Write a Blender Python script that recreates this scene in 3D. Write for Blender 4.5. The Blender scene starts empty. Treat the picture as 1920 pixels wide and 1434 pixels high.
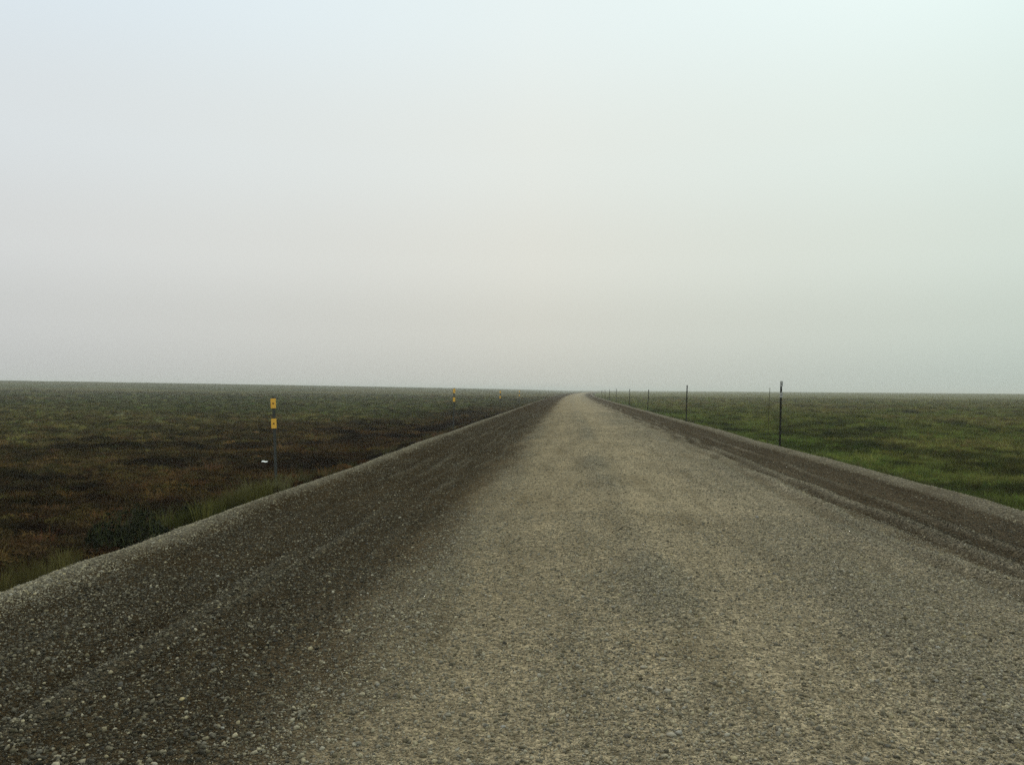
import bpy, math, random
import numpy as np
from mathutils import Matrix, Vector

R = math.radians
random.seed(7)
rng = np.random.default_rng(11)
sc = bpy.context.scene
COL = sc.collection

# ------------------------------------------------------------------ camera
F_PX = 1630.0                      # focal length in pixels of the 1920 px wide photograph
EYE = 1.5
YAW, PITCH, ROLL = R(3.69), R(0.46), R(0.50)
cam_data = bpy.data.cameras.new('camera')
cam_data.sensor_width = 36.0
cam_data.lens = F_PX / 1920 * 36.0
cam_data.clip_start = 0.05
cam_data.clip_end = 9000
cam = bpy.data.objects.new('camera', cam_data)
COL.objects.link(cam)
fw = Vector((-math.sin(YAW) * math.cos(PITCH), math.cos(YAW) * math.cos(PITCH), math.sin(PITCH)))
r0 = fw.cross(Vector((0, 0, 1))).normalized()
u0 = r0.cross(fw).normalized()
rr = r0 * math.cos(ROLL) + u0 * math.sin(ROLL)
uu = u0 * math.cos(ROLL) - r0 * math.sin(ROLL)
m = Matrix((rr, uu, -fw)).transposed().to_4x4()
m.translation = Vector((0, 0, EYE))
cam.matrix_world = m
sc.camera = cam

# ------------------------------------------------------------------ world: flat overcast sky
SUN_EL, SUN_AZ = R(38), R(24)      # azimuth from +Y (down the road) towards +X
world = bpy.data.worlds.new('World')
sc.world = world
world.use_nodes = True
wt = world.node_tree
wt.nodes.clear()
W = wt.nodes.new
out = W('ShaderNodeOutputWorld')
bg = W('ShaderNodeBackground')
bg.inputs['Strength'].default_value = 0.1
sky = W('ShaderNodeTexSky')
sky.sky_type = 'NISHITA'
sky.sun_disc = False
sky.sun_elevation = SUN_EL
sky.sun_rotation = SUN_AZ
sky.air_density = 1.0
sky.dust_density = 6.0
tc = W('ShaderNodeTexCoord')
sep = W('ShaderNodeSeparateXYZ')
wt.links.new(tc.outputs['Generated'], sep.inputs[0])
ramp = W('ShaderNodeValToRGB')
ramp.color_ramp.interpolation = 'EASE'
els = ramp.color_ramp.elements
stops = [(0.00, (5.85, 5.90, 5.35)), (0.07, (6.65, 6.70, 6.10)), (0.15, (7.45, 7.55, 6.95)), (0.26, (7.85, 8.25, 7.85)),
         (0.42, (8.05, 9.00, 9.05)), (1.00, (8.2, 9.0, 9.0))]
while len(els) < len(stops):
    els.new(0.5)
for e, (p, c) in zip(els, stops):
    e.position = p
    e.color = (c[0] / 10, c[1] / 10, c[2] / 10, 1)
wt.links.new(sep.outputs['Z'], ramp.inputs[0])
tint = W('ShaderNodeValToRGB')          # the cloud is a little bluer to one side, greener to the other
tint.color_ramp.elements.new(0.5)
for e, (p, c) in zip(tint.color_ramp.elements, [(.22, (.90, .912, .98)), (.48, (.965, .965, .96)), (.74, (.805, .92, .918))]):
    e.position = p
    e.color = (*c, 1)
half = W('ShaderNodeMath'); half.operation = 'MULTIPLY_ADD'
half.inputs[1].default_value = 0.5; half.inputs[2].default_value = 0.5
wt.links.new(sep.outputs['X'], half.inputs[0])
wt.links.new(half.outputs[0], tint.inputs[0])
mul = W('ShaderNodeMix'); mul.data_type = 'RGBA'; mul.blend_type = 'MULTIPLY'
mul.inputs['Factor'].default_value = 1.0
wt.links.new(ramp.outputs[0], mul.inputs['A'])
wt.links.new(tint.outputs[0], mul.inputs['B'])
cloud = W('ShaderNodeTexNoise')          # very soft unevenness of the cloud layer
cloud.inputs['Scale'].default_value = 2.2
cloud.inputs['Detail'].default_value = 2
wt.links.new(tc.outputs['Generated'], cloud.inputs['Vector'])
cmap = W('ShaderNodeMapRange')
cmap.inputs['To Min'].default_value = 9.9
cmap.inputs['To Max'].default_value = 10.5
wt.links.new(cloud.outputs['Fac'], cmap.inputs['Value'])
scl = W('ShaderNodeVectorMath'); scl.operation = 'SCALE'
wt.links.new(mul.outputs['Result'], scl.inputs[0])
wt.links.new(cmap.outputs['Result'], scl.inputs['Scale'])
mixs = W('ShaderNodeMix'); mixs.data_type = 'RGBA'
mixs.inputs['Factor'].default_value = 0.96      # the cloud hides nearly all of the clear sky
wt.links.new(sky.outputs[0], mixs.inputs['A'])
wt.links.new(scl.outputs[0], mixs.inputs['B'])
wt.links.new(mixs.outputs['Result'], bg.inputs['Color'])
wt.links.new(bg.outputs[0], out.inputs['Surface'])

# ------------------------------------------------------------------ sun behind the cloud
sun_d = bpy.data.lights.new('sun', 'SUN')
sun_d.energy = 1.2
sun_d.angle = R(24)
sun_d.color = (1.0, 0.97, 0.92)
sun = bpy.data.objects.new('sun', sun_d)
COL.objects.link(sun)
sd = Vector((math.sin(SUN_AZ) * math.cos(SUN_EL), math.cos(SUN_AZ) * math.cos(SUN_EL), math.sin(SUN_EL)))
sun.rotation_euler = sd.to_track_quat('Z', 'Y').to_euler()
sun.location = (0, 0, 30)

# ------------------------------------------------------------------ exposure and render settings
vs = sc.view_settings
sc.display_settings.display_device = 'sRGB'
vs.view_transform = 'Standard'
vs.look = 'None'
vs.gamma = 1.0
vs.exposure = 0.0
vs.use_curve_mapping = False
cy = sc.cycles
cy.use_denoising = False
cy.max_bounces = 5
cy.diffuse_bounces = 3
cy.volume_bounces = 1
cy.volume_step_rate = 1.0
cy.use_adaptive_sampling = False
sc.render.filter_size = 1.25

# ------------------------------------------------------------------ numeric noise
def _h(ix, iy, seed):
    n = (ix.astype(np.int64) * 374761393 + iy.astype(np.int64) * 668265263 + seed * 1442695041) & 0x7fffffff
    n = ((n ^ (n >> 13)) * 1274126177) & 0x7fffffff
    n = (n ^ (n >> 16)) & 0xffff
    return n / 65535.0

def noise(x, y, seed=0):
    x = np.asarray(x, float); y = np.asarray(y, float)
    ix = np.floor(x); iy = np.floor(y)
    fx = x - ix; fy = y - iy
    fx = fx * fx * (3 - 2 * fx); fy = fy * fy * (3 - 2 * fy)
    a = _h(ix, iy, seed); b = _h(ix + 1, iy, seed)
    c = _h(ix, iy + 1, seed); d = _h(ix + 1, iy + 1, seed)
    return (a * (1 - fx) + b * fx) * (1 - fy) + (c * (1 - fx) + d * fx) * fy

def fbm(x, y, seed=0, octs=3):
    s = 0; a = 0.5; t = 0
    for o in range(octs):
        s = s + a * noise(x * 2 ** o + 17.3 * o, y * 2 ** o - 9.1 * o, seed + o)
        t += a; a *= 0.5
    return s / t

def sstep(a, b, x):
    t = np.clip((x - a) / (b - a), 0, 1)
    return t * t * (3 - 2 * t)

# ------------------------------------------------------------------ shape of the land
EDGE_L, EDGE_R = -4.36, 6.22
def curve(y):
    return 5e-5 * np.clip(y - 90, 0, None) ** 2

def road_u(x, y):
    """lateral place on the road, with the slight wander of the grader"""
    return x - curve(y) + 0.16 * (noise(y / 7.0, 0 * y + 3.3, 5) - 0.5) + 0.10 * (noise(y / 2.3, 0 * y + 1.1, 6) - 0.5)

def loose(u, y):
    """0..1: how much loose pale gravel lies here"""
    g = 0
    #            centre, width, strength, wander, wavelength
    for k, (c, w, s, wa, wl) in enumerate([(-3.05, .045, .4, .45, 9), (-2.6, .055, .7, .5, 8), (-2.35, .045, .7, .5, 11), (-2.1, .045, .7, .45, 9),
                                           (-1.75, .05, .6, .5, 7), (-1.05, .22, .35, .3, 5),
                                           (0.62, .24, .85, .25, 9), (2.35, .45, .55, .5, 6), (3.12, .16, 1.0, .5, 7), (3.62, .10, 1.0, .6, 5),
                                           (4.05, .09, .9, .6, 6), (4.6, .07, .5, .5, 7)]):
        cc = c + wa * (fbm(y / wl, 0 * y + k * 3.7, 30 + k, 3) - 0.5) * 1.6
        st = s * (0.1 + 1.25 * sstep(.25, .8, noise(y / 2.3, 0 * y + k * 5.1, 50 + k)))
        g = g + st * np.exp(-((u - cc) / w) ** 2)
    g = g * (0.7 + 0.6 * noise(u * 3.0, y * 1.2, 77))
    return np.clip(g, 0, 1)

def road_z(x, y):
    u = road_u(x, y)
    z = -0.018 * np.sqrt((u - 1) ** 2 + 0.3)
    k = 0.07
    z = z - 0.40 * k * np.logaddexp(0, (EDGE_L - u) / k) - 0.36 * k * np.logaddexp(0, (u - EDGE_R) / k)
    z = z + 0.05 * np.exp(-((u + 4.12) / 0.17) ** 2) * (0.6 + 0.8 * noise(y / 1.1, 0 * y, 8))
    z = z + 0.06 * np.exp(-((u - 5.92) / 0.20) ** 2) * (0.6 + 0.8 * noise(y / 1.3, 0 * y + 9, 9))
    z = z + (0.055 * loose(u, y) - 0.02 * loose(u + .17, y)) * (.55 + .45 * sstep(-1.6, -.8, u))
    z = z - 0.022 * np.exp(-((u + 0.35) / 0.45) ** 2) - 0.022 * np.exp(-((u - 1.65) / 0.45) ** 2)
    z = z + 0.03 * (fbm(x / 1.7, y / 3.0, 12, 3) - 0.5) + 0.014 * (fbm(x / 0.22, y / 0.26, 15, 2) - 0.5)
    slope = sstep(EDGE_L, EDGE_L - 0.6, u) + sstep(EDGE_R, EDGE_R + 0.6, u)
    z = z + slope * 0.14 * (fbm(x / 0.7, y / 0.9, 19, 3) - 0.5)
    return z

def hummock(x, y):
    a = fbm(x / 1.4, y / 1.6, 41, 3)
    b = fbm(x / 7.0, y / 9.0, 45, 2)
    return 0.30 * (np.clip(a, .25, .9) - 0.5) + 0.35 * (b - 0.5)

def tundra_z(x, y):
    xr = x - curve(y)
    lvl = np.where(xr < 1, -0.72, -0.52)
    d = np.sqrt(x * x + y * y)
    lat = np.clip(-x, 0, None)
    hill = 6.8 * (1 - np.exp(-lat / 260.0)) * sstep(90, 760, d)
    hillr = 2.2 * (1 - np.exp(-np.clip(x, 0, None) / 300.0)) * sstep(150, 800, d)
    near = sstep(0.0, 3.0, np.maximum(-5.2 - xr, xr - 7.0))
    z = lvl + hill + hillr + hummock(x, y) * (0.35 + 0.65 * near) * (1 + 0.6 * sstep(60, 300, d))
    inside = np.minimum(sstep(-5.2, -4.2, xr), sstep(6.9, 5.9, xr))
    return z - 0.45 * inside

def ground_top(x, y):
    return np.maximum(road_z(x, y), tundra_z(x, y))

def mixc(a, b, t):
    return a + (b - a) * t[..., None]

def tundra_col(x, y):
    xr = x - curve(y)
    n1 = fbm(x / 9, y / 12, 61, 3); n2 = fbm(x / 2.2, y / 2.6, 65, 3); n3 = fbm(x / 30, y / 40, 69, 2)
    A = lambda *c: np.array(c, float)
    # side with the amber reflectors: dead brown heath by the road, olive sedge farther off
    near_ = sstep(75, 30, y)
    t = np.clip((-xr + (4 + 12 * near_) * (n1 - 0.5) + 6 * (n2 - .5) - 6.5 - 2.5 * near_) / (6 + 11 * near_), 0, 1)
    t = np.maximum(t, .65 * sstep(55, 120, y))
    l = mixc(mixc(A(.038, .0225, .008), A(.056, .031, .0105), sstep(.45, .7, n2)),
             mixc(A(.086, .072, .024), A(.066, .067, .021), sstep(.4, .6, n3)), t)
    bl = np.clip(sstep(.50, .36, n2) + .8 * sstep(.44, .56, fbm(x / 11, y / 3.2, 71, 2)) * sstep(19, 22, y) * sstep(36, 26, y), 0, 1) * (1 - .75 * t)
    l = mixc(l, mixc(A(.012, .0075, .0035), A(.034, .030, .012), t), bl * .85)
    ru = sstep(.58, .75, n1) * (1 - t) * .5
    l = mixc(l, A(.075, .052, .024), ru)
    n4 = fbm(x / .9, y / 1.1, 75, 2)
    l = l * (1 - .45 * sstep(.46, .30, n4) + .3 * sstep(.56, .72, n4))[..., None]
    # the green side
    g = mixc(A(.086, .092, .021), A(.114, .100, .029), sstep(.40, .65, n1))
    g = mixc(g, A(.070, .093, .019), sstep(13, 7.5, xr) * .8)
    g = mixc(g, A(.024, .028, .008), sstep(.44, .32, n2) * .8)
    g = g * (1 - .60 * sstep(.42, .28, n4) + .25 * sstep(.56, .72, n4))[..., None]
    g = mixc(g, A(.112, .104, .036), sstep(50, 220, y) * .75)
    return np.where((xr < 1)[..., None], l, g)

# ------------------------------------------------------------------ helpers
def mesh_np(name, v, f, mat=None, attrs=None, smooth=True, link=True):
    v = np.asarray(v, np.float32); f = np.asarray(f, np.int32)
    me = bpy.data.meshes.new(name)
    n = f.shape[1]
    me.vertices.add(len(v)); me.vertices.foreach_set('co', v.ravel())
    me.loops.add(f.size); me.loops.foreach_set('vertex_index', f.ravel())
    me.polygons.add(len(f)); me.polygons.foreach_set('loop_start', np.arange(0, f.size, n, dtype=np.int32))
    me.update(calc_edges=True)
    if smooth:
        me.polygons.foreach_set('use_smooth', np.ones(len(f), bool))
    for k, (typ, arr) in (attrs or {}).items():
        a = me.attributes.new(k, typ, 'POINT')
        a.data.foreach_set({'FLOAT': 'value', 'FLOAT_VECTOR': 'vector', 'INT': 'value'}[typ], np.ascontiguousarray(arr).ravel())
    if mat: me.materials.append(mat)
    o = bpy.data.objects.new(name, me)
    if link: COL.objects.link(o)
    return o

def mesh_py(name, v, f, mat, parent=None, smooth=False):
    me = bpy.data.meshes.new(name)
    me.from_pydata([tuple(p) for p in v], [], f)
    me.update()
    if smooth:
        for p in me.polygons: p.use_smooth = True
    me.materials.append(mat)
    o = bpy.data.objects.new(name, me)
    COL.objects.link(o)
    if parent: o.parent = parent
    return o

def grid_faces(nr, nc):
    i = np.arange(nr * nc).reshape(nr, nc)
    return np.stack([i[:-1, :-1], i[:-1, 1:], i[1:, 1:], i[1:, :-1]], -1).reshape(-1, 4)

def tag(o, label=None, cat=None, group=None, kind=None):
    for k, v in (('label', label), ('category', cat), ('group', group), ('kind', kind)):
        if v: o[k] = v
    return o

class NT:
    """small shader-tree helper"""
    def __init__(self, name):
        self.m = bpy.data.materials.new(name); self.m.use_nodes = True
        self.t = self.m.node_tree; self.t.nodes.clear()
        self.o = self.n('ShaderNodeOutputMaterial')
    def n(self, typ, **kw):
        nd = self.t.nodes.new(typ)
        for k, v in kw.items(): setattr(nd, k, v)
        return nd
    def l(self, a, b): self.t.links.new(a, b)
    def set(self, sock, v):
        if hasattr(v, 'is_output') or isinstance(v, bpy.types.NodeSocket): self.l(v, sock)
        else: sock.default_value = v
    def math(self, op, a, b=0.0, c=None, clamp=False):
        nd = self.n('ShaderNodeMath', operation=op, use_clamp=clamp)
        self.set(nd.inputs[0], a); self.set(nd.inputs[1], b)
        if c is not None: self.set(nd.inputs[2], c)
        return nd.outputs[0]
    def mix(self, a, b, f, blend='MIX'):
        nd = self.n('ShaderNodeMix', data_type='RGBA', blend_type=blend)
        self.set(nd.inputs['Factor'], f)
        for s, v in (('A', a), ('B', b)):
            self.set(nd.inputs[s], (*v, 1) if isinstance(v, tuple) and len(v) == 3 else v)
        return nd.outputs['Result']
    def rng(self, v, a, b, c=0.0, d=1.0):
        nd = self.n('ShaderNodeMapRange')
        self.set(nd.inputs['Value'], v)
        for k, q in (('From Min', a), ('From Max', b), ('To Min', c), ('To Max', d)): nd.inputs[k].default_value = q
        return nd.outputs['Result']
    def noise(self, vec, scale, detail=3, rough=.55):
        nd = self.n('ShaderNodeTexNoise')
        nd.inputs['Scale'].default_value = scale; nd.inputs['Detail'].default_value = detail
        nd.inputs['Roughness'].default_value = rough
        if vec is not None: self.l(vec, nd.inputs['Vector'])
        return nd.outputs['Fac']
    def voro(self, vec, scale, feature='F1'):
        nd = self.n('ShaderNodeTexVoronoi', feature=feature)
        nd.inputs['Scale'].default_value = scale
        self.l(vec, nd.inputs['Vector'])
        return nd
    def attr(self, name, inst=False):
        nd = self.n('ShaderNodeAttribute', attribute_name=name)
        nd.attribute_type = 'INSTANCER' if inst else 'GEOMETRY'
        return nd
    def bump(self, h, strength, dist, normal=None):
        nd = self.n('ShaderNodeBump')
        nd.inputs['Strength'].default_value = strength; nd.inputs['Distance'].default_value = dist
        self.l(h, nd.inputs['Height'])
        if normal: self.l(normal, nd.inputs['Normal'])
        return nd.outputs[0]
    def bsdf(self, col, rough=.9, spec=.2, metal=0.0, normal=None):
        b = self.n('ShaderNodeBsdfPrincipled')
        self.set(b.inputs['Base Color'], (*col, 1) if isinstance(col, tuple) and len(col) == 3 else col)
        self.set(b.inputs['Roughness'], rough); self.set(b.inputs['Specular IOR Level'], spec)
        self.set(b.inputs['Metallic'], metal)
        if normal: self.l(normal, b.inputs['Normal'])
        self.l(b.outputs[0], self.o.inputs['Surface'])
        return b

# ------------------------------------------------------------------ materials
def mat_road():
    t = NT('gravel_road')
    pos = t.n('ShaderNodeNewGeometry').outputs['Position']
    u = t.attr('u').outputs['Fac']
    lo = t.attr('loose').outputs['Fac']
    wob = t.noise(pos, 1.1, 4, .6)
    fine = t.noise(pos, 9.0, 3, .6)
    mq = t.n('ShaderNodeMapping'); mq.inputs['Scale'].default_value = (1, .16, 1); mq.inputs['Rotation'].default_value = (0, 0, R(-2)); t.l(pos, mq.inputs['Vector'])
    lng = t.noise(mq.outputs[0], 1.6, 4, .6)
    uw = t.math('ADD', u, t.math('MULTIPLY_ADD', wob, .5, -.25))
    uw = t.math('ADD', uw, t.math('MULTIPLY_ADD', lng, 1.3, -.65))
    uw = t.math('ADD', uw, t.math('MULTIPLY_ADD', fine, .25, -.125))
    ue = t.math('ADD', u, t.math('MULTIPLY_ADD', fine, .22, -.11))   # the outer berms keep close to the edge
    inner = t.math('MULTIPLY', t.rng(u, -4.0, -3.2), t.rng(u, 5.5, 4.7))
    uw = t.math('ADD', t.math('MULTIPLY', uw, inner), t.math('MULTIPLY', ue, t.math('SUBTRACT', 1.0, inner)))
    cr = t.n('ShaderNodeValToRGB')
    st = [(-6.2, (.050, .040, .026)), (-4.75, (.070, .057, .037)), (-4.38, (.175, .150, .104)), (-4.15, (.17, .145, .10)),
          (-3.93, (.044, .031, .0155)), (-3.0, (.046, .033, .0170)), (-1.85, (.050, .036, .0190)), (-1.35, (.090, .067, .038)), (-0.8, (.238, .190, .115)),
          (0.6, (.272, .220, .136)), (1.7, (.290, .235, .146)), (3.15, (.258, .213, .140)), (3.55, (.21, .172, .110)),
          (3.75, (.085, .065, .040)), (5.55, (.064, .048, .029)), (5.80, (.17, .145, .10)), (6.12, (.21, .18, .13)),
          (6.36, (.050, .040, .022)), (8.0, (.03, .026, .014))]  # these last stops paint the shadow gap between berm and grass
    e = cr.color_ramp.elements
    while len(e) < len(st): e.new(.5)
    for q, (p, c) in zip(e, st):
        q.position = (p + 8) / 18; q.color = (*c, 1)
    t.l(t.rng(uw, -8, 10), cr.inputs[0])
    col = t.mix(cr.outputs[0], (.245, .212, .148), t.math('MULTIPLY', lo, t.rng(u, -1.6, -.6, .28, .62), clamp=True))
    col = t.mix(col, (.60, .58, .54), t.math('MULTIPLY', t.attr('groove_shade').outputs['Fac'], t.math('MULTIPLY', t.rng(u, -1.6, -.6, .5, .25), t.rng(u, 2.6, 3.1, 1.0, 3.4)), clamp=True), 'MULTIPLY')  # crevice shade beside the gravel ridges, painted into the colour
    # damp and dry blotches
    big = t.noise(pos, .55, 4, .6)
    col = t.mix(col, (.78, .76, .72), t.rng(big, .52, .68, 0, .75), 'MULTIPLY')
    mp = t.n('ShaderNodeMapping'); mp.inputs['Scale'].default_value = (1, .12, 1); t.l(pos, mp.inputs['Vector'])
    strk = t.noise(mp.outputs[0], 2.6, 4, .65)       # long streaks left by wheels and grader
    col = t.mix(col, (.70, .68, .64), t.rng(strk, .50, .68, 0, .8), 'MULTIPLY')
    col = t.mix(col, (1.22, 1.2, 1.17), t.rng(strk, .48, .34, 0, .8), 'MULTIPLY')
    # single small stones and grit
    v1 = t.voro(pos, 75); v2 = t.voro(pos, 34); v3 = t.voro(pos, 14)
    def cell(v, lo_, hi_):
        s = t.n('ShaderNodeSeparateColor'); t.l(v.outputs['Color'], s.inputs[0])
        return t.rng(s.outputs[0], 0, 1, lo_, hi_)
    def gray(f):
        c = t.n('ShaderNodeCombineColor')
        for i in range(3): t.l(f, c.inputs[i])
        return c.outputs[0]
    col = t.mix(col, gray(cell(v1, .45, 1.55)), .8, 'MULTIPLY')
    col = t.mix(col, gray(cell(v2, .6, 1.4)), .8, 'MULTIPLY')
    col = t.mix(col, gray(cell(v3, .86, 1.14)), .7, 'MULTIPLY')
    nz = t.noise(pos, 26, 2, .6)
    col = t.mix(col, gray(t.rng(nz, .35, .65, .8, 1.2)), .6, 'MULTIPLY')
    hgt = t.math('ADD', t.math('MULTIPLY', v2.outputs['Distance'], -1.0), t.math('MULTIPLY', v1.outputs['Distance'], -.5))
    nrm = t.bump(hgt, .9, .02)
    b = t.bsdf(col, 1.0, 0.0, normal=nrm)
    return t.m

def mat_tundra():
    t = NT('tundra_soil')
    pos = t.n('ShaderNodeNewGeometry').outputs['Position']
    col = t.attr('col').outputs['Color']
    n = t.noise(pos, 1.3, 5, .65); n2 = t.noise(pos, .25, 4, .6)
    mp = t.n('ShaderNodeMapping'); mp.inputs['Scale'].default_value = (.12, .5, 1); t.l(pos, mp.inputs['Vector'])
    n3 = t.noise(mp.outputs[0], .35, 4, .6)
    def gray(f):
        c = t.n('ShaderNodeCombineColor')
        for i in range(3): t.l(f, c.inputs[i])
        return c.outputs[0]
    col = t.mix(col, gray(t.rng(n, .3, .7, .55, 1.35)), 1.0, 'MULTIPLY')
    col = t.mix(col, gray(t.rng(n2, .3, .7, .7, 1.25)), 1.0, 'MULTIPLY')
    col = t.mix(col, gray(t.rng(n3, .3, .7, .65, 1.25)), .8, 'MULTIPLY')
    t.bsdf(col, 1.0, 0.0, normal=t.bump(n, .8, .12))
    return t.m

def mat_instanced(name, var=.25, rough=.9, spec=.15, trans=0.0, scale=60.0):
    t = NT(name)
    col = t.attr('col', True).outputs['Color']
    pos = t.n('ShaderNodeNewGeometry').outputs['Position']
    n = t.noise(pos, scale, 2)
    c = t.n('ShaderNodeCombineColor'); f = t.rng(n, .3, .7, 1 - var, 1 + var)
    for i in range(3): t.l(f, c.inputs[i])
    col = t.mix(col, c.outputs[0], 1.0, 'MULTIPLY')
    b = t.bsdf(col, rough, spec)
    if trans:
        tr = t.n('ShaderNodeBsdfTranslucent'); t.l(col, tr.inputs['Color'])
        mx = t.n('ShaderNodeMixShader'); mx.inputs[0].default_value = trans
        t.l(b.outputs[0], mx.inputs[1]); t.l(tr.outputs[0], mx.inputs[2])
        t.l(mx.outputs[0], t.o.inputs['Surface'])
    return t.m

def mat_metal(name, a, b, rough=.6, metal=.3, scale=18, spec=.4):
    t = NT(name)
    pos = t.n('ShaderNodeTexCoord').outputs['Object']
    n = t.noise(pos, scale, 4, .65)
    t.bsdf(t.mix(a, b, t.rng(n, .42, .62)), rough, spec, metal, t.bump(n, .25, .004))
    return t.m

M_ROAD = mat_road()
M_TUNDRA = mat_tundra()
M_STONE = mat_instanced('loose_stone', .3, 1.0, .02, scale=120)
M_BLADE = mat_instanced('sedge_blade', .3, .9, .03, .25, 14)
M_LEAF = mat_instanced('heath_leaf', .35, .9, .03, .2, 20)
M_DARKSTEEL = mat_metal('dark_painted_steel', (.010, .011, .006), (.018, .015, .009), .65, .0, spec=.15)
M_GALV = mat_metal('weathered_galvanised_steel', (.060, .064, .058), (.040, .043, .038), .6, .25)
M_GREYREF = mat_metal('grey_reflector', (.46, .45, .42), (.34, .33, .31), .45, .0, 40)
M_AMBER = mat_metal('amber_reflector', (1.0, .56, .07), (.92, .46, .05), .35, .0, 55)
M_BOLT = mat_metal('rusty_bolt', (.07, .03, .015), (.10, .06, .04), .7, .4, 60)
M_STAKE = mat_metal('weathered_brown_rod', (.075, .060, .030), (.055, .048, .026), .9, 0, 20, .1)
M_PAPER = mat_metal('white_paper', (.82, .82, .78), (.70, .69, .64), .8, 0, 30, .2)

# ------------------------------------------------------------------ ground: one sheet to the horizon
def spaced(a0, first, growth, end):
    out = [a0]; s = first
    while out[-1] < end:
        out.append(out[-1] + s); s *= growth
    return np.array(out)
xr_ = spaced(5.6, .16, 1.030, 3400); xl_ = spaced(4.0, .16, 1.030, 3400)
xs = np.concatenate([-xl_[::-1], np.array([-2.5, 0, 2.5, 4.4]), xr_])
yf = spaced(1.0, .22, 1.0155, 3400)
ys = np.concatenate([-spaced(0.5, 1.0, 1.25, 200)[::-1], yf])
X, Y = np.meshgrid(xs, ys)
X = X + curve(np.minimum(Y, 700)) * np.exp(-np.abs(X) / 60)
Z = tundra_z(X, Y)
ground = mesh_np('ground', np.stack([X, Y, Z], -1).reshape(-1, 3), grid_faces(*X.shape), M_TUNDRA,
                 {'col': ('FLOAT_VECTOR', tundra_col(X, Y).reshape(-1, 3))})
tag(ground, kind='structure')

# ------------------------------------------------------------------ road on its gravel bank
us = np.concatenate([np.arange(-7.3, -3.4, .06), np.arange(-3.4, -1.3, .028), np.arange(-1.3, 2.8, .055), np.arange(2.8, 4.9, .028), np.arange(4.9, 8.9, .06)])
step = [-14.0]
while step[-1] < 1500:
    y = step[-1]; step.append(y + max(.05, .0055 * abs(y)) if y > 1 else y + .4)
ysr = np.array(step)
U, Y = np.meshgrid(us, ysr)
X = U + curve(Y)
Z = road_z(X, Y)
UR = road_u(X, Y)
LO = loose(UR, Y)
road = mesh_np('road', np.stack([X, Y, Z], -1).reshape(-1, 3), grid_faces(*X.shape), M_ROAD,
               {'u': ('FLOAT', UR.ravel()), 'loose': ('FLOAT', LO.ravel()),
                'groove_shade': ('FLOAT', (np.clip(loose(UR + .17, Y) + .7 * loose(UR - .17, Y), 0, 1) * (1 - LO)).ravel())})  # mask of the painted shade lines flanking each ridge
tag(road, kind='structure')

# ------------------------------------------------------------------ scattering (uncountable stuff)
def scatter(name, variants, pts, rot, scl, col, label, cat):
    """one object that instances the variant meshes on its points"""
    n = len(pts)
    o = mesh_np(name, pts, np.zeros((0, 4), np.int32), None, {
        'rot': ('FLOAT_VECTOR', rot), 'scl': ('FLOAT_VECTOR', scl), 'col': ('FLOAT_VECTOR', col),
        'idx': ('INT', rng.integers(0, len(variants), n).astype(np.int32))}, smooth=False)
    ng = bpy.data.node_groups.new(name + '_nodes', 'GeometryNodeTree')
    ng.interface.new_socket('Geometry', in_out='INPUT', socket_type='NodeSocketGeometry')
    ng.interface.new_socket('Geometry', in_out='OUTPUT', socket_type='NodeSocketGeometry')
    N = ng.nodes.new; L = ng.links.new
    gi = N('NodeGroupInput'); go = N('NodeGroupOutput')
    m2p = N('GeometryNodeMeshToPoints'); L(gi.outputs[0], m2p.inputs['Mesh'])
    iop = N('GeometryNodeInstanceOnPoints'); L(m2p.outputs[0], iop.inputs['Points'])
    jn = N('GeometryNodeJoinGeometry')
    for v in variants:
        oi = N('GeometryNodeObjectInfo'); oi.inputs['Object'].default_value = v
        oi.inputs['As Instance'].default_value = True
        L(oi.outputs['Geometry'], jn.inputs[0])
    L(jn.outputs[0], iop.inputs['Instance'])
    iop.inputs['Pick Instance'].default_value = True
    def at(nm, typ):
        a = N('GeometryNodeInputNamedAttribute'); a.data_type = typ; a.inputs['Name'].default_value = nm
        return a.outputs[0]
    L(at('idx', 'INT'), iop.inputs['Instance Index'])
    e2r = N('FunctionNodeEulerToRotation'); L(at('rot', 'FLOAT_VECTOR'), e2r.inputs[0])
    L(e2r.outputs[0], iop.inputs['Rotation'])
    L(at('scl', 'FLOAT_VECTOR'), iop.inputs['Scale'])
    L(iop.outputs[0], go.inputs[0])
    md = o.modifiers.new('scatter', 'NODES'); md.node_group = ng
    tag(o, label, cat, kind='stuff')
    return o

def ico():
    p = (1 + 5 ** .5) / 2
    v = np.array([(-1, p, 0), (1, p, 0), (-1, -p, 0), (1, -p, 0), (0, -1, p), (0, 1, p), (0, -1, -p), (0, 1, -p),
                  (p, 0, -1), (p, 0, 1), (-p, 0, -1), (-p, 0, 1)], float)
    v /= np.linalg.norm(v[0])
    f = [(0, 11, 5), (0, 5, 1), (0, 1, 7), (0, 7, 10), (0, 10, 11), (1, 5, 9), (5, 11, 4), (11, 10, 2), (10, 7, 6), (7, 1, 8),
         (3, 9, 4), (3, 4, 2), (3, 2, 6), (3, 6, 8), (3, 8, 9), (4, 9, 5), (2, 4, 11), (6, 2, 10), (8, 6, 7), (9, 8, 1)]
    return v, f

def stone_variants(n=8):
    res = []
    for k in range(n):
        v, f = ico()
        r = np.random.default_rng(100 + k)
        v = v * r.uniform(.60, 1.25, (12, 1)) * np.array([1, r.uniform(.55, .9), r.uniform(.40, .75)])
        o = mesh_np('stone_shape', v, np.array(f), M_STONE, smooth=False, link=False)
        res.append(o)
    return res
STONES = stone_variants()

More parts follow.
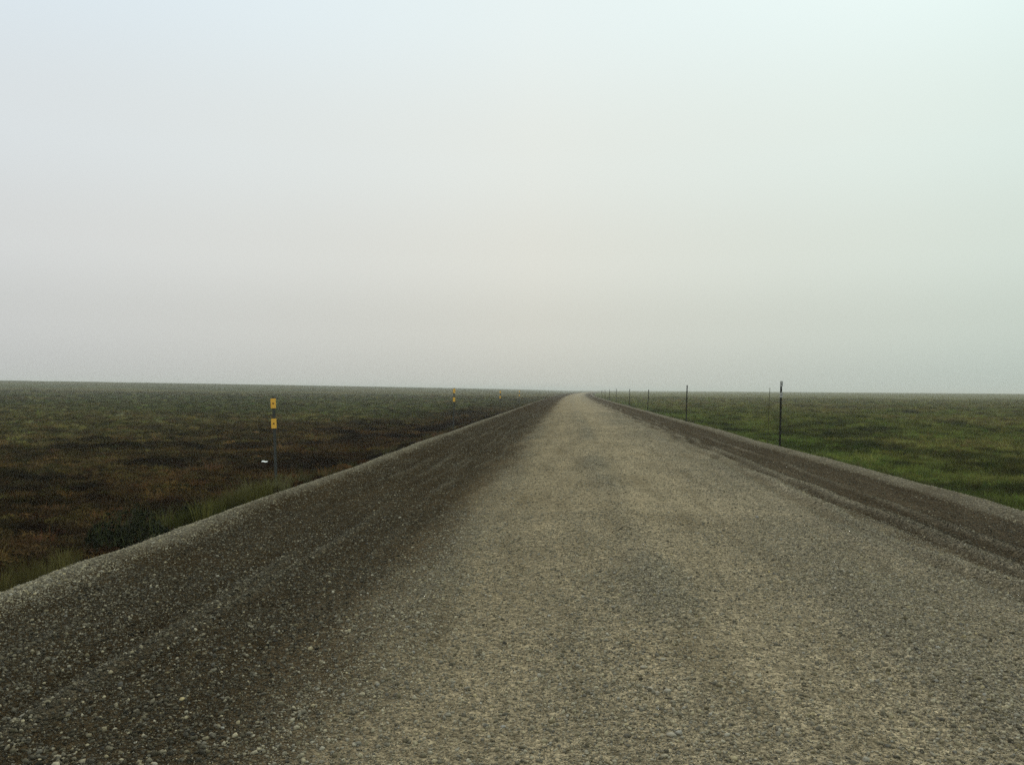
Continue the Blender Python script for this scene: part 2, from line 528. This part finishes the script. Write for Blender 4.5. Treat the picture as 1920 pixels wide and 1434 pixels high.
def rand_region(n, y0, y1, lo, hi):
    """n points with y in [y0,y1] and x between lo(y) and hi(y)"""
    y = rng.uniform(y0, y1, n)
    a, b = lo(y), hi(y)
    x = a + (b - a) * rng.random(n)
    return x, y

def stone_density(u, y):
    base = np.interp(u, [-7, -5.2, -4.45, -4.2, -3.9, -1.6, -1.0, -.3, .2, 1.1, 2.0, 2.6, 3.5, 4.2, 5.5, 5.85, 6.15, 6.5, 8.5],
                        [.08, .25, .85, .85, .48, .52, .45, .25, .40, .22, .40, .6, .6, .28, .28, .8, .9, .35, .05])
    patch = fbm(u * 1.2, y * .8, 91, 3)
    return np.clip(base * (.35 + 1.3 * patch) + .65 * loose(u, y), 0, 1)

P = []; S = []; C = []
for (y0, y1, dens, smin) in [(1.6, 4.5, 6200, .0042), (4.5, 7.5, 4400, .0052), (7.5, 12, 1900, .007), (12, 20, 900, .009), (20, 34, 320, .013), (34, 60, 90, .018)]:
    lo = lambda y: np.maximum(-7.0, -.74 * y - 1.2); hi = lambda y: np.minimum(8.3, .62 * y + 1.2)
    ym = np.linspace(y0, y1, 30); area = np.mean(hi(ym) - lo(ym)) * (y1 - y0)
    n = int(area * dens)
    y = rng.uniform(y0, y1, n * 2)
    x = rng.uniform(-7, 8.3, n * 2)
    k = (x > lo(y)) & (x < hi(y)); x, y = x[k][:n], y[k][:n]
    u = road_u(x, y)
    k = rng.random(len(x)) < stone_density(u, y)
    k &= road_z(x, y) > tundra_z(x, y) - .02
    x, y, u = x[k], y[k], u[k]
    s = np.clip(np.exp(rng.normal(math.log(.0064), .46, len(x))), .0030, .019)
    s = np.where(rng.random(len(x)) < .003, s * 1.5, s)
    s = np.maximum(s, smin * (0.8 + .4 * rng.random(len(x))))
    z = road_z(x, y) + s * .25
    P.append(np.stack([x, y, z], -1)); S.append(s)
    dark = np.clip(sstep(-1.0, -1.7, u) * sstep(-4.0, -3.7, u) + sstep(3.6, 4.2, u) * sstep(5.6, 5.4, u), 0, 1)
    v = np.exp(rng.normal(0, .40 + .2 * dark)) * (.20 - .118 * dark)
    br = rng.random(len(x)) < .06
    v = np.where(br, v * 2.0, v)
    v = np.minimum(v, .34)
    warm = rng.normal(0, .04, len(x))
    C.append(np.stack([v * (1.10 + warm), v * (.95 + .3 * warm), v * (.64 - warm)], -1))
for (y0, y1, dens, sz) in [(2.2, 4.6, 12000, .0031), (4.6, 7.2, 6000, .0038), (7.2, 11, 2400, .0050)]:   # finer grit
    n = int((y1 - y0) * (.70 * y1 + .60 * y1) * dens)
    y = rng.uniform(y0, y1, n); x = rng.uniform(-.70 * y1, .60 * y1, n)
    u = road_u(x, y)
    k = (rng.random(n) < .25 + .75 * stone_density(u, y)) & (u > -4.5) & (u < 6.3) & (x > -.72 * y - .6) & (x < .62 * y + .6)
    x, y, u = x[k], y[k], u[k]
    s = sz * np.exp(rng.normal(0, .25, len(x)))
    P.append(np.stack([x, y, road_z(x, y) + s * .4], -1)); S.append(s)
    dark = np.clip(sstep(-1.0, -1.7, u) * sstep(-4.0, -3.7, u) + sstep(3.6, 4.2, u) * sstep(5.6, 5.4, u), 0, 1)
    v = np.exp(rng.normal(0, .6, len(x))) * (.205 - .145 * dark)
    v = np.minimum(v, .34)
    warm = rng.normal(0, .05, len(x))
    C.append(np.stack([v * (1.10 + warm), v * (.95 + .3 * warm), v * (.66 - warm)], -1))
P = np.concatenate(P); S = np.concatenate(S); C = np.clip(np.concatenate(C), .01, .5)
rot = np.stack([rng.normal(0, .35, len(P)), rng.normal(0, .35, len(P)), rng.uniform(0, 6.283, len(P))], -1)
print('stones', len(P))
scatter('loose_gravel', STONES, P, rot, np.repeat(S[:, None], 3, 1), C, 'loose grey and tan gravel strewn over the dirt road', 'gravel')

# ---- tundra plants
def sedge_variant(seed, n, h, spread, width, lean):
    r = np.random.default_rng(seed); v = []; f = []
    for k in range(n):
        a = r.uniform(0, 6.283); d = spread * r.random() ** .6
        bx, by = d * math.cos(a), d * math.sin(a)
        hh = h * r.uniform(.45, 1.1); la = a + r.normal(0, .9); le = hh * lean * r.uniform(.2, 1.2)
        w = width * r.uniform(.6, 1.3); pa = r.uniform(0, 3.14); px, py = math.cos(pa) * w, math.sin(pa) * w
        i = len(v)
        mx, my = bx + .35 * le * math.cos(la), by + .35 * le * math.sin(la)
        tx, ty = bx + le * math.cos(la), by + le * math.sin(la)
        v += [(bx - px, by - py, -.05), (bx + px, by + py, -.05), (mx + px * .8, my + py * .8, hh * .6), (mx - px * .8, my - py * .8, hh * .6),
              (tx, ty, hh), (tx + px * .1, ty + py * .1, hh * .995)]
        f += [(i, i + 1, i + 2, i + 3), (i + 3, i + 2, i + 5, i + 4)]
    return mesh_np('sedge_shape', np.array(v), np.array(f), M_BLADE, smooth=False, link=False)

def heath_variant(seed, n, h, spread, size):
    r = np.random.default_rng(seed); v = []; f = []
    for k in range(n):
        a = r.uniform(0, 6.283); d = spread * r.random() ** .5
        top = h * (1 - .7 * (d / spread) ** 2)
        z = top * (.25 + .75 * r.random() ** .6)
        c = np.array([d * math.cos(a), d * math.sin(a), z])
        e1 = r.normal(0, 1, 3); e1 /= np.linalg.norm(e1); e2 = np.cross(e1, r.normal(0, 1, 3)); e2 /= np.linalg.norm(e2)
        s = size * r.uniform(.6, 1.4)
        i = len(v)
        v += [c - e1 * s, c + e2 * s * .45, c + e1 * s, c - e2 * s * .45]
        f.append((i, i + 1, i + 2, i + 3))
    return mesh_np('heath_shape', np.array(v), np.array(f), M_LEAF, smooth=False, link=False)

SEDGE = [sedge_variant(200 + k, 60, .17, .16, .0045, .7) for k in range(5)]
SEDGE_LOW = [sedge_variant(220 + k, 60, .10, .19, .0055, 1.0) for k in range(4)]
HEATH = [heath_variant(240 + k, 110, .11, .20, .028) for k in range(5)]
TALL = [sedge_variant(260 + k, 46, .42, .14, .0045, .45) for k in range(5)]

def plants(name, variants, bands, side, label, cat, lum=1.0, size=1.0, mask=None, var=.35, hscale=1.0):
    P = []; S = []; C = []
    for (y0, y1, dens, sc_) in bands:
        if side < 0: x0, x1 = -.78 * y1 - 1, -4.6
        else: x0, x1 = 6.35, .64 * y1 + 1
        if x1 <= x0: continue
        n = int((y1 - y0) * (x1 - x0) * dens)
        y = rng.uniform(y0, y1, n); x = rng.uniform(x0, x1, n)
        k = (x > -.78 * y - 1) if side < 0 else (x < .64 * y + 1)
        x, y = x[k], y[k]
        x = x + curve(y)
        rz, tz = road_z(x, y), tundra_z(x, y)
        bank = rz > tz
        k = ~bank | (rng.random(len(x)) < .55 * sstep(-.12, -.42, rz - (-.02 * 5)))
        if mask is not None: k &= mask(x, y)
        x, y, rz, tz = x[k], y[k], rz[k], tz[k]
        P.append(np.stack([x, y, np.maximum(rz, tz) - .01], -1))
        s = sc_ * size * rng.uniform(.65, 1.35, len(x)) * (.75 + .6 * fbm(x / 1.7, y / 1.9, 83, 2))
        S.append(np.stack([s, s, s * hscale * rng.uniform(.75, 1.25, len(x))], -1))
        c = tundra_col(x, y) * lum * np.exp(rng.normal(0, var, len(x)))[:, None]
        c = c * np.exp(rng.normal(0, .10, (len(x), 3)))
        C.append(c)
    P = np.concatenate(P); S = np.concatenate(S); C = np.clip(np.concatenate(C), .004, .3)
    rot = np.stack([rng.normal(0, .12, len(P)), rng.normal(0, .12, len(P)), rng.uniform(0, 6.283, len(P))], -1)
    print(name, len(P))
    return scatter(name, variants, P, rot, S, C, label, cat)

NEAR = [(4, 14, 34, .9), (14, 28, 24, .95), (28, 50, 13, 1.1), (50, 85, 6, 1.35), (85, 140, 2.2, 1.7), (140, 240, .6, 2.2)]
plants('heath', HEATH, NEAR, -1, 'dark brown heath covering the ground beyond the amber reflector posts', 'heath', 1.25, 1.0)
plants('sedge', SEDGE_LOW + SEDGE[:2], [(a, b, d * .8, s) for a, b, d, s in NEAR], -1, 'brown and olive sedge among the dark heath', 'sedge', 1.5, 1.0, var=.5)
plants('grass', SEDGE + SEDGE_LOW, [(a, b, d * 1.6, s) for a, b, d, s in NEAR], 1, 'short green grass covering the ground behind the dark marker poles', 'grass', 1.5, 1.0)
plants('ground_cover', HEATH, [(a, b, d * .6, s) for a, b, d, s in NEAR], 1, 'low green leafy ground cover among the short grass', 'ground cover', 1.0, .9)

# ---- taller grass along the foot of the gravel edge
P = []; S = []; C = []
def strip(n, y0, y1, ua, ub, h, base, side):
    y = rng.uniform(y0, y1, n); x = rng.uniform(ua, ub, n) + curve(y)
    k = (fbm(x * .8, y * .45, 140 + side, 2) > .47) & ~((side < 2) & (y > 7.4) & (y < 11.5))
    x, y = x[k], y[k]
    P.append(np.stack([x, y, ground_top(x, y) - .02], -1))
    s = h * rng.uniform(.6, 1.2, len(x))
    S.append(np.stack([s, s, s], -1))
    C.append(np.array(base) * np.exp(rng.normal(0, .3, len(x)))[:, None])
strip(420, 5, 45, -6.3, -5.1, .65, (.080, .068, .030), 0)
strip(130, 5, 30, -6.0, -4.95, .6, (.066, .062, .018), 1)
strip(1100, 9, 60, 7.0, 8.6, .6, (.075, .095, .028), 2)
strip(500, 9, 60, 6.7, 7.6, .5, (.085, .080, .032), 3)
def spot(n, x, y, sx, sy, h, base):
    px, py = rng.normal(x, sx, n), rng.normal(y, sy, n)
    P.append(np.stack([px, py, ground_top(px, py) - .02], -1))
    s = h * rng.uniform(.6, 1.2, n); S.append(np.stack([s, s, s], -1))
    C.append(np.array(base) * np.exp(rng.normal(0, .3, n))[:, None])
spot(55, -5.0, 7.3, .22, .5, .55, (.105, .092, .030))
spot(45, -5.05, 13.0, .22, .8, .75, (.090, .084, .022))
spot(60, -5.35, 14.8, .25, 1.0, .9, (.120, .110, .045))
spot(20, -5.0, 11.2, .15, .3, .7, (.052, .054, .014))
P = np.concatenate(P); S = np.concatenate(S); C = np.concatenate(C)
rot = np.stack([rng.normal(0, .12, len(P)), rng.normal(0, .12, len(P)), rng.uniform(0, 6.283, len(P))], -1)
scatter('roadside_grass', TALL, P, rot, S, C, 'taller yellow-green grass along the foot of the gravel bank', 'grass')

# ------------------------------------------------------------------ things
def gz(x, y):
    return float(ground_top(np.array([x], float), np.array([y], float))[0])

def box_v(x0, x1, y0, y1, z0, z1):
    v = [(x0, y0, z0), (x1, y0, z0), (x1, y1, z0), (x0, y1, z0), (x0, y0, z1), (x1, y0, z1), (x1, y1, z1), (x0, y1, z1)]
    f = [(0, 3, 2, 1), (4, 5, 6, 7), (0, 1, 5, 4), (1, 2, 6, 5), (2, 3, 7, 6), (3, 0, 4, 7)]
    return v, f

class MB:
    def __init__(self): self.v = []; self.f = []
    def add(self, v, f):
        i = len(self.v); self.v += list(v); self.f += [tuple(a + i for a in q) for q in f]
        return self
    def box(self, *a): return self.add(*box_v(*a))
    def build(self, name, mat, parent=None, smooth=False): return mesh_py(name, self.v, self.f, mat, parent, smooth)

def extrude_profile(pts, z0, z1):
    n = len(pts)
    v = [(x, y, z0) for x, y in pts] + [(x, y, z1) for x, y in pts]
    f = [(i, (i + 1) % n, (i + 1) % n + n, i + n) for i in range(n)]
    return v, f + [tuple(range(n - 1, -1, -1)), tuple(range(n, 2 * n))]

def u_channel(w, d, t, z0, z1):
    """hat-shaped steel sign post: closed web towards -y, two flanges"""
    m = MB()
    m.box(-w * .28, w * .28, -d, -d + t, z0, z1)
    for s in (-1, 1):
        a = [(s * w * .28, -d), (s * w * .28, -d + t), (s * (w * .36 - t), 0), (s * w * .5, 0), (s * w * .5, -t), (s * w * .36, -t)]
        a = a if s > 0 else a[::-1]
        m.add(*extrude_profile(a, z0, z1))
    return m

def rounded_plate(w, h, t, r, yc, zc, seg=5):
    pts = []
    for cx, cz, a0 in ((w / 2 - r, h / 2 - r, 0), (-w / 2 + r, h / 2 - r, 90), (-w / 2 + r, -h / 2 + r, 180), (w / 2 - r, -h / 2 + r, 270)):
        for k in range(seg + 1):
            a = R(a0 + 90 * k / seg); pts.append((cx + r * math.cos(a), cz + r * math.sin(a)))
    n = len(pts)
    v = [(x, yc - t / 2, zc + z) for x, z in pts] + [(x, yc + t / 2, zc + z) for x, z in pts]
    f = [(i, (i + 1) % n, (i + 1) % n + n, i + n) for i in range(n)]
    return v, f + [tuple(range(n)), tuple(range(2 * n - 1, n - 1, -1))]

def bolt(y, z, r=.011, l=.010):
    pts = [(r * math.cos(k * math.pi / 3), r * math.sin(k * math.pi / 3)) for k in range(6)]
    v = [(x, y, z + q) for x, q in pts] + [(x, y - l, z + q) for x, q in pts]
    f = [(i, (i + 1) % 6, (i + 1) % 6 + 6, i + 6) for i in range(6)] + [tuple(range(5, -1, -1)), tuple(range(6, 12))]
    return v, f

def empty(name, loc, rot=(0, 0, 0)):
    o = bpy.data.objects.new(name, None); o.empty_display_size = .2
    COL.objects.link(o); o.location = loc; o.rotation_euler = rot
    return o

def copy_tree(o, parent=None):
    c = o.copy(); COL.objects.link(c); c.parent = parent
    for ch in list(o.children):
        copy_tree(ch, c)
    return c

# ---- dark marker poles on the green side
def marker_pole(h):
    e = empty('marker_pole', (0, 0, 0))
    u_channel(.062, .026, .005, -.35, h).build('post', M_DARKSTEEL, e)
    for zc, hh, rad in ((h - .065, .175, .04), (h - .41, .16, .008)):
        m = MB().add(*rounded_plate(.088, hh, .006, rad, -.030, zc))
        rf = m.build('reflector', M_GREYREF, e)
        b = MB().add(*bolt(-.0335, zc)); b.build('bolt', M_BOLT, rf)
    return e

def bare_pole(h):
    e = empty('marker_pole', (0, 0, 0))
    u_channel(.062, .026, .005, -.35, h).build('post', M_DARKSTEEL, e)
    m = MB().add(*rounded_plate(.066, .12, .005, .012, -.030, h - .09))
    rf = m.build('reflector', M_DARKSTEEL, e)
    b = MB().add(*bolt(-.033, h - .09)); b.build('bolt', M_BOLT, rf)
    return e

first = marker_pole(2.05)
GR = 'dark marker poles along the green side of the road'
ORD = ['second', 'third', 'fourth', 'fifth', 'sixth', 'seventh', 'eighth']
def at_px(px, d):
    """x of a thing seen at photo column px, d metres down the road"""
    return (px - 1065.0) / F_PX * d
first.location = (at_px(1455, 27.3), 27.3, 0)
first.location.z = gz(first.location.x, 27.3)
first.rotation_euler = (0, R(.9), R(4))
tag(first, 'dark steel marker pole with two grey reflectors, beside a thin brown rod', 'marker pole', GR)
proto = None
for k, (px, d, h, ly) in enumerate([(1284, 48, 2.03, 1.2), (1213, 71, 1.80, 2.6), (1179.5, 93, 1.86, .4), (1155, 117, 1.9, -.3),
                                    (1142, 138, 1.9, .6), (1134, 160, 1.9, 0), (1128, 184, 1.9, .5)]):
    if proto is None:
        proto = bare_pole(2.0); o = proto
    else:
        o = copy_tree(proto)
    x = at_px(px, d)
    o.location = (x, d, gz(x, d) - .02)
    o.rotation_euler = (0, R(ly), R(random.uniform(-8, 8)))
    o.scale = (1, 1, h / 2.0)
    tag(o, f'{ORD[k]} dark marker pole beside the green grass, counted from the grey-reflector pole', 'marker pole', GR)

# ---- thin brown rod next to the first pole
def rod():
    v = []; f = []; n = 8
    H = 1.95
    for z, r, dx in ((-.3, .011, 0), (.6, .011, .0), (1.3, .010, .006), (H, .009, .018)):
        v += [(dx + r * math.cos(6.283 * k / n), r * math.sin(6.283 * k / n), z) for k in range(n)]
    for a in range(3):
        f += [(a * n + k, a * n + (k + 1) % n, a * n + n + (k + 1) % n, a * n + n + k) for k in range(n)]
    f += [tuple(range(n - 1, -1, -1)), tuple(range(3 * n, 4 * n))]
    m = MB(); m.v, m.f = v, f
    o = m.build('thin_rod', M_STAKE, smooth=True)
    x = at_px(1433, 29.6)
    o.location = (x, 29.6, gz(x, 29.6)); o.rotation_euler = (0, R(1.3), 0)
    tag(o, 'thin weathered brown rod standing next to the dark pole with grey reflectors', 'rod')
rod()

# ---- posts with amber reflectors on the brown side
def amber_post(h):
    e = empty('reflector_post', (0, 0, 0))
    m = MB(); w, d, t = .055, .024, .004
    # web with a row of punched holes
    hole, pitch = .011, .05
    for s in (-1, 1):
        m.box(*sorted((s * hole / 2, s * w * .30)), -d, -d + t, -.45, h)
    z = -.45
    while z < h - .001:
        z1 = min(z + pitch - hole, h)
        m.box(-hole / 2, hole / 2, -d + .0002, -d + t - .0002, z, z1); z += pitch
    for s in (-1, 1):
        a = [(s * w * .30, -d), (s * w * .30, -d + t), (s * (w * .38 - t), 0), (s * w * .5, 0), (s * w * .5, -t), (s * w * .38, -t)]
        a = a if s > 0 else a[::-1]
        m.add(*extrude_profile(a, -.45, h))
    m.build('post', M_GALV, e)
    for zc in (h - .135, h - .535):
        p = MB().add(*rounded_plate(.104, .195, .005, .006, -.0275, zc))
        rf = p.build('reflector', M_AMBER, e)
        MB().add(*bolt(-.0302, zc, .016, .008)).build('bolt', M_BOLT, rf)
    return e
AP = amber_post(2.0)
GA = 'posts with amber reflectors along the brown side of the road'
for k, (px, py_top, d, ly, rz) in enumerate([(503, 742, 17.0, -2.4, 3), (850.5, 727, 40, .3, 22), (938, 735, 69, .5, -5), (974, 733, 97, 0, 6)]):
    o = AP if k == 0 else copy_tree(AP)
    # the top's pixel row gives the height of the top at that distance
    hz = 731 + (px - 1065) * .0087
    ztop = EYE - d * (py_top - hz) / F_PX
    xt = at_px(px, d)
    x = xt - math.sin(R(ly)) * 2.0
    o.location = (x, d, ztop - 2.0)
    o.rotation_euler = (0, R(ly), R(rz))
    g = gz(x, d)
    print('amber post', k, round(x, 2), d, 'ground', round(g, 2), 'base', round(ztop - 2, 2))
    o.location.z = max(g - .05, min(ztop - 2.0, g + .02))
    lab = ['steel post with two amber reflectors, leaning, near a white scrap of litter',
           'second post with two amber reflectors after the leaning one by the litter',
           'third post with small amber reflectors after the leaning one by the litter',
           'fourth post with small amber reflectors after the leaning one by the litter'][k]
    tag(o, lab, 'reflector post', GA)

# ---- litter: a crumpled flat sheet
def litter():
    n = 9; v = []; f = []
    r = np.random.default_rng(5)
    for i in range(n):
        for j in range(n):
            v.append(((i / (n - 1) - .5) * .145 + r.normal(0, .004), (j / (n - 1) - .5) * .12 + r.normal(0, .004), .02 + abs(r.normal(0, .004)) + .006 * math.sin(i * .9)))
    for i in range(n - 1):
        for j in range(n - 1):
            a = i * n + j; f.append((a, a + n, a + n + 1, a + 1))
    k = len(v)
    v2 = [(x, y, z - .003) for x, y, z in v]
    f2 = [tuple(q + k for q in reversed(a)) for a in f]
    rim = [i * n for i in range(n)] + [(n - 1) * n + j for j in range(1, n)] + [i * n + n - 1 for i in range(n - 2, -1, -1)] + [j for j in range(n - 2, 0, -1)]
    f3 = [(rim[a - 1], rim[a], rim[a] + k, rim[a - 1] + k) for a in range(len(rim))]
    m = MB(); m.v, m.f = v + v2, f + f2 + f3
    o = m.build('litter', M_PAPER)
    d = 22.5; x = at_px(487, d)
    o.location = (x, d, gz(x, d) + .17)
    o.rotation_euler = (R(9), R(2), R(12))
    tag(o, 'small white scrap of litter lying on the dark brown heath', 'litter')
litter()

# ---- dark bush on the bank
def bush(x, y, w, h, label, seed, cols):
    r = np.random.default_rng(seed)
    e = empty('low_bush', (x, y, gz(x, y)))
    m = MB()
    for k in range(16):
        a = r.uniform(0, 6.283); l = r.uniform(.5, 1.0); q = []
        tip = (math.cos(a) * w * l * .8, math.sin(a) * w * l * .8, h * r.uniform(.5, .95))
        for s, rad in ((0, .006), (.5, .004), (1, .002)):
            q.append((tip[0] * s, tip[1] * s, -.06 + (tip[2] + .06) * (s ** .8), rad))
        i0 = len(m.v)
        for px, py, pz, rad in q:
            m.v += [(px + rad * math.cos(2.094 * t), py + rad * math.sin(2.094 * t), pz) for t in range(3)]
        for lev in range(2):
            m.f += [(i0 + lev * 3 + t, i0 + lev * 3 + (t + 1) % 3, i0 + lev * 3 + 3 + (t + 1) % 3, i0 + lev * 3 + 3 + t) for t in range(3)]
    m.build('stem', M_STAKE, e)
    for nm, num, size, asp, col, upright in (('foliage', 1500, .030, .38, cols[0], 0), ('grass_blade_tips', 170, .10, .05, cols[1], 1)):
        mm = MB()
        for k in range(num):
            a = r.uniform(0, 6.283); d = r.random() ** .5
            top = h * (1 - .75 * d * d) * (.8 + .35 * math.sin(a * 3 + seed))
            zz = top * r.random() ** .55 if not upright else top * .7
            c = np.array([w * d * math.cos(a), w * d * math.sin(a) * .8, zz])
            if upright: e1 = np.array([r.normal(0, .25), r.normal(0, .25), 1.0])
            else: e1 = r.normal(0, 1, 3)
            e1 /= np.linalg.norm(e1); e2 = np.cross(e1, r.normal(0, 1, 3)); e2 /= np.linalg.norm(e2)
            s = size * r.uniform(.6, 1.4)
            mm.add([c - e1 * s, c + e2 * s * asp, c + e1 * s, c - e2 * s * asp], [(0, 1, 2, 3)])
        t = NT(nm + '_colour')
        pos = t.n('ShaderNodeNewGeometry').outputs['Position']
        t.bsdf(t.mix(col[0], col[1], t.rng(t.noise(pos, 14, 3), .4, .6)), .8, .1)
        o = mm.build(nm, t.m, e); o['kind'] = 'stuff'
    tag(e, label, 'bush', 'low bushes on the gravel bank')
    return e
DK = (((.009, .012, .0035), (.017, .021, .006)), ((.070, .070, .022), (.050, .060, .018)))
bush(-5.0, 9.75, .52, .44, 'wide low dark green bush on the bank below the gravel edge', 3, DK)
bush(-5.1, 11.6, .26, .30, 'small dark green bush on the bank beside yellow-green grass', 4, DK)

# ---- a few flat pale stones pressed into the wheel track
for k, (px, py, w, rz) in enumerate([(1209, 1247, .042, .2), (1245, 1234, .036, 1.2), (1222, 1288, .034, 2.0), (1253, 1292, .040, .6), (1235, 1296, .026, .1), (1262, 1371, .046, .3)]):
    hz = 731 + (px - 1065) * .0087
    d = F_PX * (EYE + .015) / (py - hz); x = at_px(px, d)
    v, f = ico(); r = np.random.default_rng(400 + k)
    v = v * r.uniform(.8, 1.15, (12, 1)) * np.array([w * .62, w * .5, .009])
    tt = bpy.data.materials.get('flat_pale_stone')
    if tt is None:
        q = NT('flat_pale_stone'); pos = q.n('ShaderNodeNewGeometry').outputs['Position']
        q.bsdf(q.mix((.38, .335, .25), (.31, .27, .195), q.rng(q.noise(pos, 90, 3), .4, .6)), .9, .1); tt = q.m
    o = mesh_np('flat_stone', v, np.array(f), tt, smooth=True)
    o.location = (x, d, gz(x, d) + .005); o.rotation_euler = (0, 0, rz)
    tag(o, 'flat pale tan stone pressed into the middle of the gravel road', 'stone', 'flat pale stones pressed into the road')

# ------------------------------------------------------------------ haze
hv, hf = box_v(-3700, 3700, -260, 3700, -3.0, 8.5)
haze = MB().add(hv, hf)
t = NT('haze_air')
pv = t.n('ShaderNodeVolumePrincipled')
pv.inputs['Color'].default_value = (.96, .955, .90, 1)
pv.inputs['Density'].default_value = .00066
pv.inputs['Anisotropy'].default_value = 0.0
t.l(pv.outputs[0], t.o.inputs['Volume'])
ho = haze.build('haze', t.m)
tag(ho, 'pale even mist lying over the whole plain', 'haze', kind='stuff')
